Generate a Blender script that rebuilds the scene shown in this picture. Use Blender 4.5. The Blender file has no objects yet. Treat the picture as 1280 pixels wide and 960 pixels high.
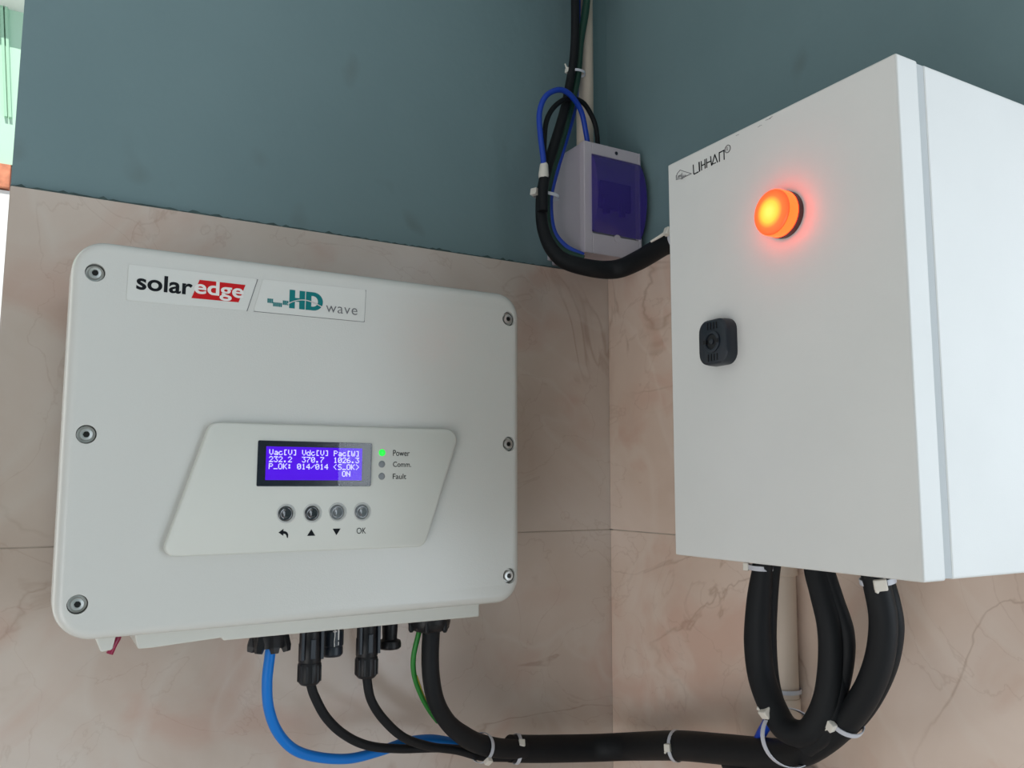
import bpy, bmesh, math, random
from mathutils import Vector, Matrix
C = bpy.context.scene.collection
S = bpy.context.scene
EYE = 1.45            # camera height; everything below is written relative to eye height, lifted at the end
V = Vector

# ------------------------------------------------------------------ camera
cam = bpy.data.objects.new('camera', bpy.data.cameras.new('camera')); C.objects.link(cam)
R_ = V((0.86849766, -0.49568526, 0.00281711)); U_ = V((-0.06008681, -0.09963434, 0.99320822)); F_ = V((0.492038, 0.86276829, 0.11631634))
cam.matrix_world = Matrix(((R_.x, U_.x, -F_.x, 0), (R_.y, U_.y, -F_.y, 0), (R_.z, U_.z, -F_.z, EYE), (0, 0, 0, 1)))
cam.data.sensor_width = 36; cam.data.lens = 1049.68 / 1280 * 36; cam.data.clip_start = 0.01
S.camera = cam
# ------------------------------------------------------------------ sky, lights, exposure
W = bpy.data.worlds.new('sky'); S.world = W; W.use_nodes = True
bgn = W.node_tree.nodes['Background']; bgn.inputs[0].default_value = (0.86, 0.94, 1.0, 1); bgn.inputs[1].default_value = .75
S.view_settings.view_transform = 'Standard'; S.view_settings.look = 'None'
S.view_settings.gamma = 1; S.view_settings.use_curve_mapping = False
S.view_settings.exposure = -0.45
def area(name, loc, direction, sx, sy, power, col):
    l = bpy.data.lights.new(name, 'AREA'); l.shape = 'RECTANGLE'; l.size = sx; l.size_y = sy; l.energy = power; l.color = col
    o = bpy.data.objects.new(name, l); C.objects.link(o)
    o.location = V(loc) + V((0, 0, EYE)); o.rotation_euler = V(direction).to_track_quat('-Z', 'Z').to_euler()
    return o
area('open_side_daylight', (1.72, -1.12, 0.02), (-.6, .8, -.02), 1.9, 2.3, 55.0, (0.82, 0.92, 1.0))   # daylight from the open side, right of and behind the camera

area('left_side_daylight', (-1.45, -.80, -.85), (.78, .55, .42), 1.5, 1.0, 18.0, (1.0, 0.99, 0.98))   # light thrown back up from the sunlit yard on the left

sl = bpy.data.lights.new('sun', 'SUN'); sl.energy = 5.5; sl.angle = .01; sl.color = (1, .96, .9)
so = bpy.data.objects.new('sun', sl); C.objects.link(so); so.rotation_euler = V((.15, .62, -.77)).to_track_quat('-Z', 'Y').to_euler()

# ------------------------------------------------------------------ materials
def mat(name, col, rough=0.5, metal=0.0, emit=None, es=0.0, trans=0.0, alpha=1.0, bump=0.0, bscale=200, var=0.0, vscale=6, coat=0.0, spec=None):
    m = bpy.data.materials.new(name); m.use_nodes = True
    nt = m.node_tree; b = nt.nodes['Principled BSDF']
    b.inputs['Base Color'].default_value = (*col, 1); b.inputs['Roughness'].default_value = rough
    b.inputs['Metallic'].default_value = metal; b.inputs['Transmission Weight'].default_value = trans
    b.inputs['Alpha'].default_value = alpha; b.inputs['Coat Weight'].default_value = coat
    if spec is not None: b.inputs['Specular IOR Level'].default_value = spec
    if emit: b.inputs['Emission Color'].default_value = (*emit, 1); b.inputs['Emission Strength'].default_value = es
    tc = nt.nodes.new('ShaderNodeTexCoord')
    if var > 0:
        n = nt.nodes.new('ShaderNodeTexNoise'); n.inputs['Scale'].default_value = vscale; n.inputs['Detail'].default_value = 6
        nt.links.new(tc.outputs['Object'], n.inputs['Vector'])
        r = nt.nodes.new('ShaderNodeValToRGB'); r.color_ramp.elements[0].position = .3; r.color_ramp.elements[1].position = .7
        r.color_ramp.elements[0].color = (*[max(0, c * (1 - var)) for c in col], 1); r.color_ramp.elements[1].color = (*[min(1, c * (1 + var)) for c in col], 1)
        nt.links.new(n.outputs['Fac'], r.inputs['Fac']); nt.links.new(r.outputs['Color'], b.inputs['Base Color'])
    if bump > 0:
        n2 = nt.nodes.new('ShaderNodeTexNoise'); n2.inputs['Scale'].default_value = bscale; n2.inputs['Detail'].default_value = 3
        nt.links.new(tc.outputs['Object'], n2.inputs['Vector'])
        bp = nt.nodes.new('ShaderNodeBump'); bp.inputs['Strength'].default_value = bump; bp.inputs['Distance'].default_value = 0.001
        nt.links.new(n2.outputs['Fac'], bp.inputs['Height']); nt.links.new(bp.outputs['Normal'], b.inputs['Normal'])
    return m

def marble(tint=(1, 1, 1), shift=0):
    m = bpy.data.materials.new('marble_tile'); m.use_nodes = True
    nt = m.node_tree; b = nt.nodes['Principled BSDF']; N = nt.nodes.new; L = nt.links.new
    tc = N('ShaderNodeTexCoord')
    def noise(scale, detail, dist, off=(0, 0, 0), st=(1, 1, 1)):
        mp = N('ShaderNodeMapping'); mp.inputs['Location'].default_value = off; mp.inputs['Scale'].default_value = st
        L(tc.outputs['Object'], mp.inputs['Vector'])
        n = N('ShaderNodeTexNoise'); n.inputs['Scale'].default_value = scale; n.inputs['Detail'].default_value = detail; n.inputs['Distortion'].default_value = dist
        L(mp.outputs[0], n.inputs['Vector']); return n.outputs['Fac']
    def ramp(src, stops):
        r = N('ShaderNodeValToRGB'); e = r.color_ramp.elements
        e[0].position, e[0].color = stops[0][0], (*stops[0][1], 1); e[1].position, e[1].color = stops[-1][0], (*stops[-1][1], 1)
        for p, c in stops[1:-1]: q = e.new(p); q.color = (*c, 1)
        L(src, r.inputs[0]); return r.outputs[0]
    def mix(a, bb, f, mode='MIX', fv=None):
        x = N('ShaderNodeMix'); x.data_type = 'RGBA'; x.blend_type = mode
        L(a, x.inputs[6])
        if isinstance(bb, tuple): x.inputs[7].default_value = (*bb, 1)
        else: L(bb, x.inputs[7])
        if f is not None: L(f, x.inputs[0])
        if fv is not None: x.inputs[0].default_value = fv
        return x.outputs[2]
    base = ramp(noise(5.5, 7, .6), [(.32, (.66, .53, .455)), (.5, (.74, .62, .545)), (.70, (.80, .70, .64))])
    cloud = ramp(noise(9, 6, 1.0, (3, 1, 2)), [(.52, (0, 0, 0)), (.68, (1, 1, 1))])
    c1 = mix(base, (.66, .42, .34), cloud); 
    # soften: combine cloud at 45 %
    c2 = mix(base, c1, None, fv=.5)
    def vein(scale, w, off, dist=1.6, detail=5):
        a = N('ShaderNodeMath'); a.operation = 'SUBTRACT'; a.inputs[1].default_value = .5; L(noise(scale, detail, dist, off), a.inputs[0])
        ab = N('ShaderNodeMath'); ab.operation = 'ABSOLUTE'; L(a.outputs[0], ab.inputs[0])
        return ramp(ab.outputs[0], [(0, (1, 1, 1)), (w, (0, 0, 0))])
    mask = ramp(noise(4, 2, 0, (7, 2, 9)), [(.45, (0, 0, 0)), (.6, (1, 1, 1))])
    v1 = mix(vein(3.2, .010, (1, 4, 2)), mask, None, 'MULTIPLY', 1.0)
    c3 = mix(c2, (.33, .19, .12), v1)
    c3 = mix(c2, c3, None, fv=.38)
    v2 = vein(6.5, .008, (5, 1, 8)); c4 = mix(c3, (.42, .26, .19), v2); c4 = mix(c3, c4, None, fv=.20)
    v3 = vein(2.4, .03, (9, 9, 3), 2.5, 3); c5 = mix(c4, (.82, .76, .70), v3); c5 = mix(c4, c5, None, fv=.25)
    bp = N('ShaderNodeBump'); bp.inputs['Strength'].default_value = .35; bp.inputs['Distance'].default_value = .003; L(noise(14, 3, .5, (2, 2, 2)), bp.inputs['Height']); L(bp.outputs[0], b.inputs['Normal'])
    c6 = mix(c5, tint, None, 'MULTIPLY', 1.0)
    L(c6, b.inputs['Base Color']); b.inputs['Roughness'].default_value = .22
    return m

def paint():
    m = bpy.data.materials.new('blue_grey_paint'); m.use_nodes = True
    nt = m.node_tree; b = nt.nodes['Principled BSDF']; N = nt.nodes.new; L = nt.links.new
    tc = N('ShaderNodeTexCoord')
    n = N('ShaderNodeTexNoise'); n.inputs['Scale'].default_value = 4; n.inputs['Detail'].default_value = 5; L(tc.outputs['Object'], n.inputs['Vector'])
    r = N('ShaderNodeValToRGB'); r.color_ramp.elements[0].position = .3; r.color_ramp.elements[1].position = .7
    r.color_ramp.elements[0].color = (.148, .228, .246, 1); r.color_ramp.elements[1].color = (.172, .258, .276, 1); L(n.outputs['Fac'], r.inputs[0])
    n2 = N('ShaderNodeTexNoise'); n2.inputs['Scale'].default_value = 11; n2.inputs['Detail'].default_value = 2; n2.inputs['Distortion'].default_value = .2; L(tc.outputs['Object'], n2.inputs['Vector'])
    r2 = N('ShaderNodeValToRGB'); r2.color_ramp.elements[0].position = .64; r2.color_ramp.elements[1].position = .86
    r2.color_ramp.elements[0].color = (0, 0, 0, 1); r2.color_ramp.elements[1].color = (.85, .85, .85, 1); L(n2.outputs['Fac'], r2.inputs[0])
    mx = N('ShaderNodeMix'); mx.data_type = 'RGBA'; mx.inputs[7].default_value = (.085, .088, .070, 1)
    L(r2.outputs[0], mx.inputs[0]); L(r.outputs[0], mx.inputs[6])
    L(mx.outputs[2], b.inputs['Base Color']); b.inputs['Roughness'].default_value = .6
    bp = N('ShaderNodeBump'); bp.inputs['Strength'].default_value = .25; bp.inputs['Distance'].default_value = .002
    n3 = N('ShaderNodeTexNoise'); n3.inputs['Scale'].default_value = 60; n3.inputs['Detail'].default_value = 4; L(tc.outputs['Object'], n3.inputs['Vector'])
    L(n3.outputs['Fac'], bp.inputs['Height']); L(bp.outputs[0], b.inputs['Normal'])
    return m

M = dict(
    marble=marble((.78, .785, .785)), marble_pink_lit=marble((1.0, .94, .90)), paint=paint(),  # left-wall copy darkened for its shade; right-wall copy kept brighter and pinker
    grout=mat('grout', (.42, .36, .31), .9, var=.2, vscale=40),
    edgepaint=mat('dark_teal_edge_paint', (.055, .095, .095), .7, var=.3, vscale=60),
    floor=mat('floor_screed', (.60, .56, .51), .6, var=.15, vscale=5),
    ceil=mat('ceiling_paint', (.60, .62, .60), .8, var=.05),
    white=mat('powder_coat_white', (.60, .60, .575), .24, bump=.10, bscale=900),
    chassis=mat('chassis_white', (.60, .60, .56), .45, bump=.05, bscale=500),
    panel=mat('panel_plastic', (.63, .64, .60), .42),
    sticker=mat('sticker_vinyl', (.635, .64, .615), .35),
    cab=mat('cabinet_white', (.66, .66, .65), .38, bump=.06, bscale=1200, var=.02, vscale=15),
    gasket=mat('grey_gasket', (.46, .48, .49), .7),
    black=mat('black_plastic', (.009, .009, .011), .40, spec=.3),
    blackm=mat('black_cable', (.008, .009, .011), .58, spec=.22, bump=.12, bscale=120),
    lockm=mat('lock_plastic', (.010, .015, .024), .42),
    ink=mat('black_ink', (.008, .010, .013), .7, spec=.15),
    greyink=mat('grey_ink', (.14, .14, .15), .6),
    red=mat('red_ink', (.52, .006, .010), .6, spec=.2), whiteink=mat('white_ink', (.75, .72, .70), .5),
    teal=mat('teal_ink', (.003, .17, .18), .6, spec=.2),
    steel=mat('stainless_steel', (.72, .72, .70), .36, metal=1.0),
    darksteel=mat('dark_steel', (.035, .035, .033), .35, metal=.8),
    blue=mat('blue_cable', (.002, .17, .60), .45, spec=.3), blued=mat('blue_wire', (.004, .045, .40), .45),
    green=mat('green_cable', (.02, .22, .03), .45), greend=mat('dark_green_cable', (.004, .045, .028), .5),
    yellow=mat('yellow_stripe', (.55, .45, .05), .45),
    tie=mat('white_nylon', (.70, .66, .60), .45), tieb=mat('translucent_nylon', (.55, .56, .62), .35),
    pvc=mat('cream_conduit', (.66, .54, .45), .45, var=.05, vscale=12),
    boxw=mat('breaker_box_plastic', (.50, .45, .50), .4), 
    breaker=mat('breaker_plastic', (.30, .30, .34), .5), toggle=mat('breaker_toggle', (.01, .012, .03), .4),
    btn=mat('button_black', (.02, .024, .028), .08, coat=1.0), btn_sheen=mat('button_black_sheen', (.12, .135, .145), .12, coat=1.0),  # second pair: same black buttons, grey reflection put into the colour
    ring=mat('button_collar', (.50, .51, .50), .35),
    bezel=mat('display_bezel', (.008, .010, .022), .15),
    lcd=mat('lcd_backlight', (.01, .0, .06), .5, emit=(.085, .004, .80), es=1.35, spec=.1),
    lcdt=mat('lcd_pixels', (.6, .6, .9), .4, emit=(.62, .62, 1.0), es=1.45),
    ledg=mat('led_green', (.02, .5, .05), .3, emit=(.01, .85, .05), es=1.35), ledo=mat('led_unlit', (.22, .24, .26), .4),
    redp=mat('magenta_plastic', (.28, .005, .05), .3),
    bgreen=mat('pale_green_render', (.52, .78, .62), .8, var=.04), bline=mat('green_moulding', (.40, .68, .50), .8),
    bwhite=mat('white_render', (.82, .84, .84), .8), brick=mat('orange_brick', (.62, .24, .14), .9, var=.3, vscale=30),
    wframe=mat('window_frame_paint', (.6, .6, .6), .4),
)
g = bpy.data.materials.new('display_glass'); g.use_nodes = True       # thin clear pane: straight-through plus a Fresnel reflection
nt = g.node_tree; nt.nodes.remove(nt.nodes['Principled BSDF'])
gt = nt.nodes.new('ShaderNodeBsdfTransparent'); gg = nt.nodes.new('ShaderNodeBsdfGlossy'); gg.inputs['Roughness'].default_value = 0
fr = nt.nodes.new('ShaderNodeFresnel'); fr.inputs[0].default_value = 1.33; gm = nt.nodes.new('ShaderNodeMixShader')
nt.links.new(fr.outputs[0], gm.inputs[0]); nt.links.new(gt.outputs[0], gm.inputs[1]); nt.links.new(gg.outputs[0], gm.inputs[2]); nt.links.new(gm.outputs[0], nt.nodes['Material Output'].inputs[0])
M['glass'] = g
g = bpy.data.materials.new('purple_acrylic'); g.use_nodes = True
b = g.node_tree.nodes['Principled BSDF']; b.inputs['Base Color'].default_value = (.050, .028, .26, 1); b.inputs['Roughness'].default_value = .15; b.inputs['Alpha'].default_value = .74
M['purple'] = g
def lamp_mat():
    m = bpy.data.materials.new('lamp_lens_glow'); m.use_nodes = True
    nt = m.node_tree; b = nt.nodes['Principled BSDF']; N = nt.nodes.new; L = nt.links.new
    tc = N('ShaderNodeTexCoord'); sx = N('ShaderNodeSeparateXYZ'); L(tc.outputs['Object'], sx.inputs[0])
    # distance from the lamp's own axis (object X axis): the bulb behind the middle of the lens is hottest
    cb = N('ShaderNodeCombineXYZ'); L(sx.outputs[1], cb.inputs[1]); L(sx.outputs[2], cb.inputs[2])
    ln = N('ShaderNodeVectorMath'); ln.operation = 'LENGTH'; L(cb.outputs[0], ln.inputs[0])
    r = N('ShaderNodeValToRGB'); e = r.color_ramp.elements
    mp = N('ShaderNodeMapRange'); mp.inputs[1].default_value = 0; mp.inputs[2].default_value = .0155; L(ln.outputs['Value'], mp.inputs[0]); L(mp.outputs[0], r.inputs[0])
    e[0].position = .12; e[0].color = (1, .83, .12, 1); e[1].position = 1; e[1].color = (1, .07, .012, 1)
    q = e.new(.42); q.color = (1, .62, .05, 1); q = e.new(.68); q.color = (1, .16, .03, 1); q = e.new(.93); q.color = (1, .10, .02, 1)
    L(r.outputs[0], b.inputs['Emission Color']); b.inputs['Emission Strength'].default_value = 1.6
    b.inputs['Base Color'].default_value = (.5, .05, .01, 1); b.inputs['Roughness'].default_value = .35
    return m
M['lamp'] = lamp_mat()
M['lampside'] = mat('lamp_lens_side_glow', (.6, .04, .01), .35, emit=(1, .040, .005), es=9.0)
M['lampcollar'] = mat('lamp_collar_plastic', (.09, .03, .03), .4)

# ------------------------------------------------------------------ helpers
def tag(o, label=None, cat=None, group=None, kind=None):
    if label: o['label'] = label
    if cat: o['category'] = cat
    if group: o['group'] = group
    if kind: o['kind'] = kind
    return o
def thing(name, loc, label, cat, group=None):
    o = bpy.data.objects.new(name, None); C.objects.link(o); o.location = loc; o.empty_display_size = .02
    o['org'] = list(loc)
    return tag(o, label, cat, group)
def obj(name, bm, m, parent=None, smooth=None, bevel=0, seg=2, weld=False, origin=None):
    """bm is written in scene coordinates; the object gets its origin at its own middle (or `origin`)."""
    bmesh.ops.recalc_face_normals(bm, faces=bm.faces)
    me = bpy.data.meshes.new(name)
    vs = [v.co for v in bm.verts]
    lo = V((min(v.x for v in vs), min(v.y for v in vs), min(v.z for v in vs))); hi = V((max(v.x for v in vs), max(v.y for v in vs), max(v.z for v in vs)))
    o0 = V(origin) if origin else (lo + hi) / 2
    bmesh.ops.translate(bm, verts=bm.verts, vec=-o0)
    bm.to_mesh(me); bm.free()
    o = bpy.data.objects.new(name, me); C.objects.link(o)
    for mm in (m if isinstance(m, (list, tuple)) else [m]): me.materials.append(mm)
    if smooth:
        for p in me.polygons: p.use_smooth = True
        if smooth < 180:
            me.set_sharp_from_angle(angle=math.radians(smooth))
    if bevel > 0:
        md = o.modifiers.new('bevel', 'BEVEL'); md.width = bevel; md.segments = seg; md.limit_method = 'ANGLE'; md.angle_limit = math.radians(40)
    o['org'] = list(o0)
    if parent:
        o.parent = parent; o.location = o0 - V(parent['org'])
    else: o.location = o0
    return o
def structure(name, bm, m, **k): o = obj(name, bm, m, **k); o['kind'] = 'structure'; return o
def box(bm, x0, x1, y0, y1, z0, z1):
    vs = [bm.verts.new((x, y, z)) for x in (x0, x1) for y in (y0, y1) for z in (z0, z1)]
    for f in ((0, 1, 3, 2), (4, 6, 7, 5), (0, 4, 5, 1), (2, 3, 7, 6), (0, 2, 6, 4), (1, 5, 7, 3)): bm.faces.new([vs[i] for i in f])
def B(*a):
    bm = bmesh.new(); box(bm, *a); return bm
def frame_of(axis):
    a = V(axis).normalized(); r = V((0, 0, 1)) if abs(a.z) < .9 else V((1, 0, 0))
    x = r.cross(a).normalized(); y = a.cross(x); return x, y, a
def lathe(bm, base, axis, prof, n=32, phase=0, capa=True, capb=True, scale=(1, 1)):
    """prof: (radius, height along axis)."""
    x, y, a = frame_of(axis); base = V(base); rings = []
    for r, h in prof:
        rings.append([bm.verts.new(base + a * h + (x * math.cos(phase + 2 * math.pi * i / n) * scale[0] + y * math.sin(phase + 2 * math.pi * i / n) * scale[1]) * r) for i in range(n)])
    for k in range(len(rings) - 1):
        for i in range(n):
            j = (i + 1) % n; bm.faces.new((rings[k][i], rings[k][j], rings[k + 1][j], rings[k + 1][i]))
    if capa: bm.faces.new(rings[0][::-1])
    if capb: bm.faces.new(rings[-1])
def LT(*a, **k):
    bm = bmesh.new(); lathe(bm, *a, **k); return bm
def prism(bm, pts, mp, d0, d1):
    """outline pts (u,v) mapped by mp(u,v,d); extruded between depths d0,d1."""
    a = [bm.verts.new(mp(u, v, d0)) for u, v in pts]; c = [bm.verts.new(mp(u, v, d1)) for u, v in pts]
    n = len(pts)
    bm.faces.new(a); bm.faces.new(c[::-1])
    for i in range(n): bm.faces.new((a[i], a[(i + 1) % n], c[(i + 1) % n], c[i]))
onY = lambda u, v, d: V((u, d, v))          # outline in X,Z ; depth along Y
onX = lambda u, v, d: V((d, u, v))          # outline in Y,Z ; depth along X
def rounded(corners, r, n=8):
    out = []; N = len(corners)
    for i in range(N):
        p = V((*corners[i], 0)); a = V((*corners[i - 1], 0)); c = V((*corners[(i + 1) % N], 0))
        d1 = (a - p).normalized(); d2 = (c - p).normalized(); ang = d1.angle(d2)
        rr = r[i] if isinstance(r, (list, tuple)) else r
        t = rr / math.tan(ang / 2); bis = (d1 + d2).normalized(); cen = p + bis * (rr / math.sin(ang / 2))
        s = p + d1 * t - cen; e = p + d2 * t - cen
        a0 = math.atan2(s.y, s.x); a1 = math.atan2(e.y, e.x); da = (a1 - a0 + math.pi) % (2 * math.pi) - math.pi
        for k in range(n + 1): out.append((cen.x + rr * math.cos(a0 + da * k / n), cen.y + rr * math.sin(a0 + da * k / n)))
    return out
def spline(pts, sub=8):
    P = [V(p) for p in pts]; P = [P[0] * 2 - P[1]] + P + [P[-1] * 2 - P[-2]]; out = []
    for i in range(1, len(P) - 2):
        for k in range(sub):
            t = k / sub; a, b_, c, d = P[i - 1], P[i], P[i + 1], P[i + 2]
            out.append(.5 * ((2 * b_) + (c - a) * t + (2 * a - 5 * b_ + 4 * c - d) * t * t + (3 * b_ - a - 3 * c + d) * t ** 3))
    out.append(P[-2]); return out
def tube(bm, pts, r, n=16, sub=8, raw=False):
    P = pts if raw else spline(pts, sub); m = len(P)
    rr = [r] * m if not isinstance(r, (list, tuple)) else [r[min(len(r) - 1, int(i / (m - 1) * (len(r) - 1)))] * (1 - (i / (m - 1) * (len(r) - 1)) % 1) + r[min(len(r) - 1, int(i / (m - 1) * (len(r) - 1)) + 1)] * ((i / (m - 1) * (len(r) - 1)) % 1) for i in range(m)]
    nrm = None; rings = []
    for i in range(m):
        t = (P[min(m - 1, i + 1)] - P[max(0, i - 1)]).normalized()
        if nrm is None: nrm = frame_of(t)[0]
        nrm = (nrm - t * nrm.dot(t)).normalized(); bi = t.cross(nrm)
        rings.append([bm.verts.new(P[i] + (nrm * math.cos(2 * math.pi * k / n) + bi * math.sin(2 * math.pi * k / n)) * rr[i]) for k in range(n)])
    for i in range(m - 1):
        for k in range(n): j = (k + 1) % n; bm.faces.new((rings[i][k], rings[i][j], rings[i + 1][j], rings[i + 1][k]))
    bm.faces.new(rings[0][::-1]); bm.faces.new(rings[-1])
def TB(*a, **k):
    bm = bmesh.new(); tube(bm, *a, **k); return bm
def textmesh(body, off=0.0, sp=1.0, shear=0.0):
    c = bpy.data.curves.new('t', 'FONT'); c.body = body; c.size = 1; c.offset = off; c.space_character = sp; c.shear = shear; c.resolution_u = 6
    o = bpy.data.objects.new('t', c); C.objects.link(o)
    dg = bpy.context.evaluated_depsgraph_get(); me = bpy.data.meshes.new_from_object(o.evaluated_get(dg))
    bm = bmesh.new(); bm.from_mesh(me); bpy.data.objects.remove(o); bpy.data.curves.remove(c); bpy.data.meshes.remove(me)
    return bm
def fit(bm, x0, x1, z0, z1, mp, d, skew=0):
    xs = [v.co.x for v in bm.verts]; ys = [v.co.y for v in bm.verts]
    a, b_, c, e = min(xs), max(xs), min(ys), max(ys)
    for v in bm.verts:
        u = x0 + (v.co.x - a) / (b_ - a) * (x1 - x0); w = z0 + (v.co.y - c) / (e - c) * (z1 - z0)
        v.co = mp(u, w, d)
    return bm
def join(dst, src):
    me = bpy.data.meshes.new('j'); src.to_mesh(me); src.free(); dst.from_mesh(me); bpy.data.meshes.remove(me); return dst
def stroke(bm, pts, w, mp, d0, d1, closed=False):
    n = len(pts)
    for i in range(n if closed else n - 1):
        a = V((*pts[i], 0)); c = V((*pts[(i + 1) % n], 0)); t = (c - a).normalized(); s = V((-t.y, t.x, 0)) * w / 2; e = t * w * .3
        prism(bm, [tuple((q)[:2]) for q in (a - e + s, c + e + s, c + e - s, a - e - s)], mp, d0, d1)

# ------------------------------------------------------------------ setting
T = 0.12
YW, XW = .817, .6005                       # tiled faces; the paint lies 8 mm behind
YP, XP = .825, .6085
FZ, CZ = -EYE, .85
wl = structure('wall_left', B(-.0295, XP + T, YP, YP + T, FZ, CZ), M['paint'])
# right wall stops just this side of the cabinet; beyond it the place is open
bm = bmesh.new(); box(bm, XP, XP + T, .27, YP, FZ, CZ)
wr = structure('wall_right', bm, M['paint'])
structure('wall_back', B(-.9, .80, -1.15 - T, -1.15, FZ, CZ), M['paint'])
structure('floor', B(-1.9, 1.6, -1.27, YP + .3, FZ - .1, FZ), M['floor'])
structure('shading_ceiling', B(-1.7, XP + T + .1, -1.27, YP + T, CZ, CZ + .12), M['ceil'])  # unseen; added and drawn out to the left to darken the upper walls
# grout beds + tiles, 300 x 600 mm, two full rows visible and more beneath
rows = [.2515, -.0555, -.3625, -.6695, -.9765, -1.2835]
def wall_tiles(parent, along_x, spans, plane, paint_plane, mm):
    bm = bmesh.new()
    a0 = min(s[0] for s in spans); a1 = max(s[1] for s in spans) - .0045
    if along_x: box(bm, a0, a1, plane + .0006, paint_plane, FZ, rows[0] - .001)
    else: box(bm, plane + .0006, paint_plane, a0, a1, FZ, rows[0] - .001)
    obj('grout_bed', bm, M['grout'], parent)
    for i, zt in enumerate(rows):
        zb = max(FZ, zt - .3064)
        for j, (p, q) in enumerate(spans):
            bm = bmesh.new()
            if along_x: box(bm, p + .0004, q - .0004, plane, paint_plane - .001, zb + .0004, zt)
            else: box(bm, plane, paint_plane - .001, p + .0004, q - .0004, zb + .0004, zt)
            # a slightly chipped upper edge on the cut top row
            o = obj('tile', bm, M[mm], parent, bevel=.0004, seg=1, origin=(0, 0, 0))
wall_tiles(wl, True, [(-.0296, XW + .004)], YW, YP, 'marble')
wall_tiles(wr, False, [(.271, YW)], XW, XP, 'marble_pink_lit')
# rough mortar line where paint meets the tile top
random.seed(3)
def ragged(along_x, a0, a1, plane, back, parent):
    bm = bmesh.new(); n = int((a1 - a0) / .004); top = []; bot = []
    pts = [(a0, rows[0] - .002)] 
    up = [(a0 + (a1 - a0) * i / n, rows[0] + .0015 + random.random() * .0016 + (.0015 if random.random() < .1 else 0)) for i in range(n + 1)]
    for i in range(n):
        q = [(up[i][0], rows[0] - .001), (up[i + 1][0], rows[0] - .001), up[i + 1], up[i]]
        prism(bm, q, onY if along_x else onX, plane, back)
    obj('mortar_edge', bm, M['edgepaint'], parent)
ragged(True, -.0296, XW, YW + .004, YP + .001, wl); ragged(False, .271, YW, XW + .004, XP + .001, wr)

# outdoors seen past the end of the left wall
structure('ground', B(-9, 7, YP + .3, 9, FZ - .15, FZ - .02), M['floor'])
nb = thing('neighbour_building', (-.5, 3.0, FZ), 'pale green rendered building outside beyond the end of the tiled wall', 'building')
obj('wall', B(-4, 2.5, 3.0, 3.3, .99, 1.50), M['bgreen'], nb)
obj('fascia', B(-4, 2.5, 2.9, 3.3, 1.50, 2.6), M['bwhite'], nb)
obj('lower_wall', B(-4, 2.5, 3.0, 3.3, FZ, .905), M['bwhite'], nb)
obj('band_course', B(-4, 2.5, 3.02, 3.3, .905, .99), M['bwhite'], nb)
for i in range(20):
    x = -.11 - .125 * i if i < 14 else .02 + .125 * (i - 14)
    obj('brick', B(x - .118, x, 2.985, 3.02, .910, .986), M['brick'], nb, bevel=.003)
for dx in (0, -.012, -.9, .9):
    bm = bmesh.new(); prism(bm, [(-.16 + dx, 1.50), (-.152 + dx, 1.50), (-.118 + dx, 1.14), (-.126 + dx, 1.14)], onY, 2.985, 3.0); obj('moulding', bm, M['bline'], nb)

# ------------------------------------------------------------------ inverter
YL = .657                                   # lid face
inv = thing('solar_inverter', (.2, .80, -.11), 'wide white solar inverter with a blue lit display, on the left tiled wall', 'inverter')
bm = bmesh.new()
prism(bm, rounded([(.022, .165), (.379, .165), (.379, -.100), (.022, -.100)], .018), onY, .690, .800)
obj('rear_housing', bm, M['chassis'], inv, smooth=40)
bm = bmesh.new()
prism(bm, [(.0745, -.085), (.359, -.085), (.3592, -.1202), (.137, -.1218), (.136, -.1195), (.087, -.1225), (.0765, -.1225), (.0735, -.1115), (.0615, -.1115), (.0595, -.1215), (.052, -.1225), (.0475, -.1115), (.0475, -.085)], onY, .688, .79)
obj('bottom_flange', bm, M['chassis'], inv, bevel=.0012)
SC = [(.0318, .1480), (.0325, .0325), (.0335, -.0838), (.3712, .1483), (.3720, .0342), (.3728, -.0820)]
# lid: crowned rounded plate with six counterbored screw holes
lidc = [(.0168, .1725), (.3835, .1725), (.3845, -.1055), (.0185, -.1095)]
bm = bmesh.new()
cx, cz = .2, .032
rings = []
outl = rounded(lidc, [.022, .022, .022, .026], 10)
for inset, y in ((0.0, .700), (0.0, .668), (.0005, .6635), (.0016, .6603), (.0034, .6582), (.0058, .6572), (.0078, .6570)):
    o2 = rounded([(lidc[0][0] + inset, lidc[0][1] - inset), (lidc[1][0] - inset, lidc[1][1] - inset), (lidc[2][0] - inset, lidc[2][1] + inset), (lidc[3][0] + inset, lidc[3][1] + inset)], [max(.009, .022 - inset * .9)] * 3 + [max(.010, .026 - inset * .9)], 10)
    rings.append([bm.verts.new((u, y, v)) for u, v in o2])
for k in range(len(rings) - 1):
    n = len(rings[k])
    for i in range(n): bm.faces.new((rings[k][i], rings[k][(i + 1) % n], rings[k + 1][(i + 1) % n], rings[k + 1][i]))
bm.faces.new(rings[0][::-1]); bm.faces.new(rings[-1])
lid = obj('lid', bm, M['white'], inv)
bm = bmesh.new()
for x, z in SC: lathe(bm, (x, YL - .01, z), (0, 1, 0), [(.0066, 0), (.0066, .0155)], 40)
cut = obj('cutter', bm, M['white'])
cut.parent = lid.parent; cut.location = V(cut['org']) - V(inv['org'])
md = lid.modifiers.new('holes', 'BOOLEAN'); md.object = cut; md.operation = 'DIFFERENCE'; md.solver = 'EXACT'
bpy.context.view_layer.update()
dg = bpy.context.evaluated_depsgraph_get()
nm = bpy.data.meshes.new_from_object(lid.evaluated_get(dg)); lid.modifiers.clear(); lid.data = nm; nm.name = 'lid'
bpy.data.objects.remove(cut)
for p in nm.polygons: p.use_smooth = True
nm.set_sharp_from_angle(angle=math.radians(30))
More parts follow.
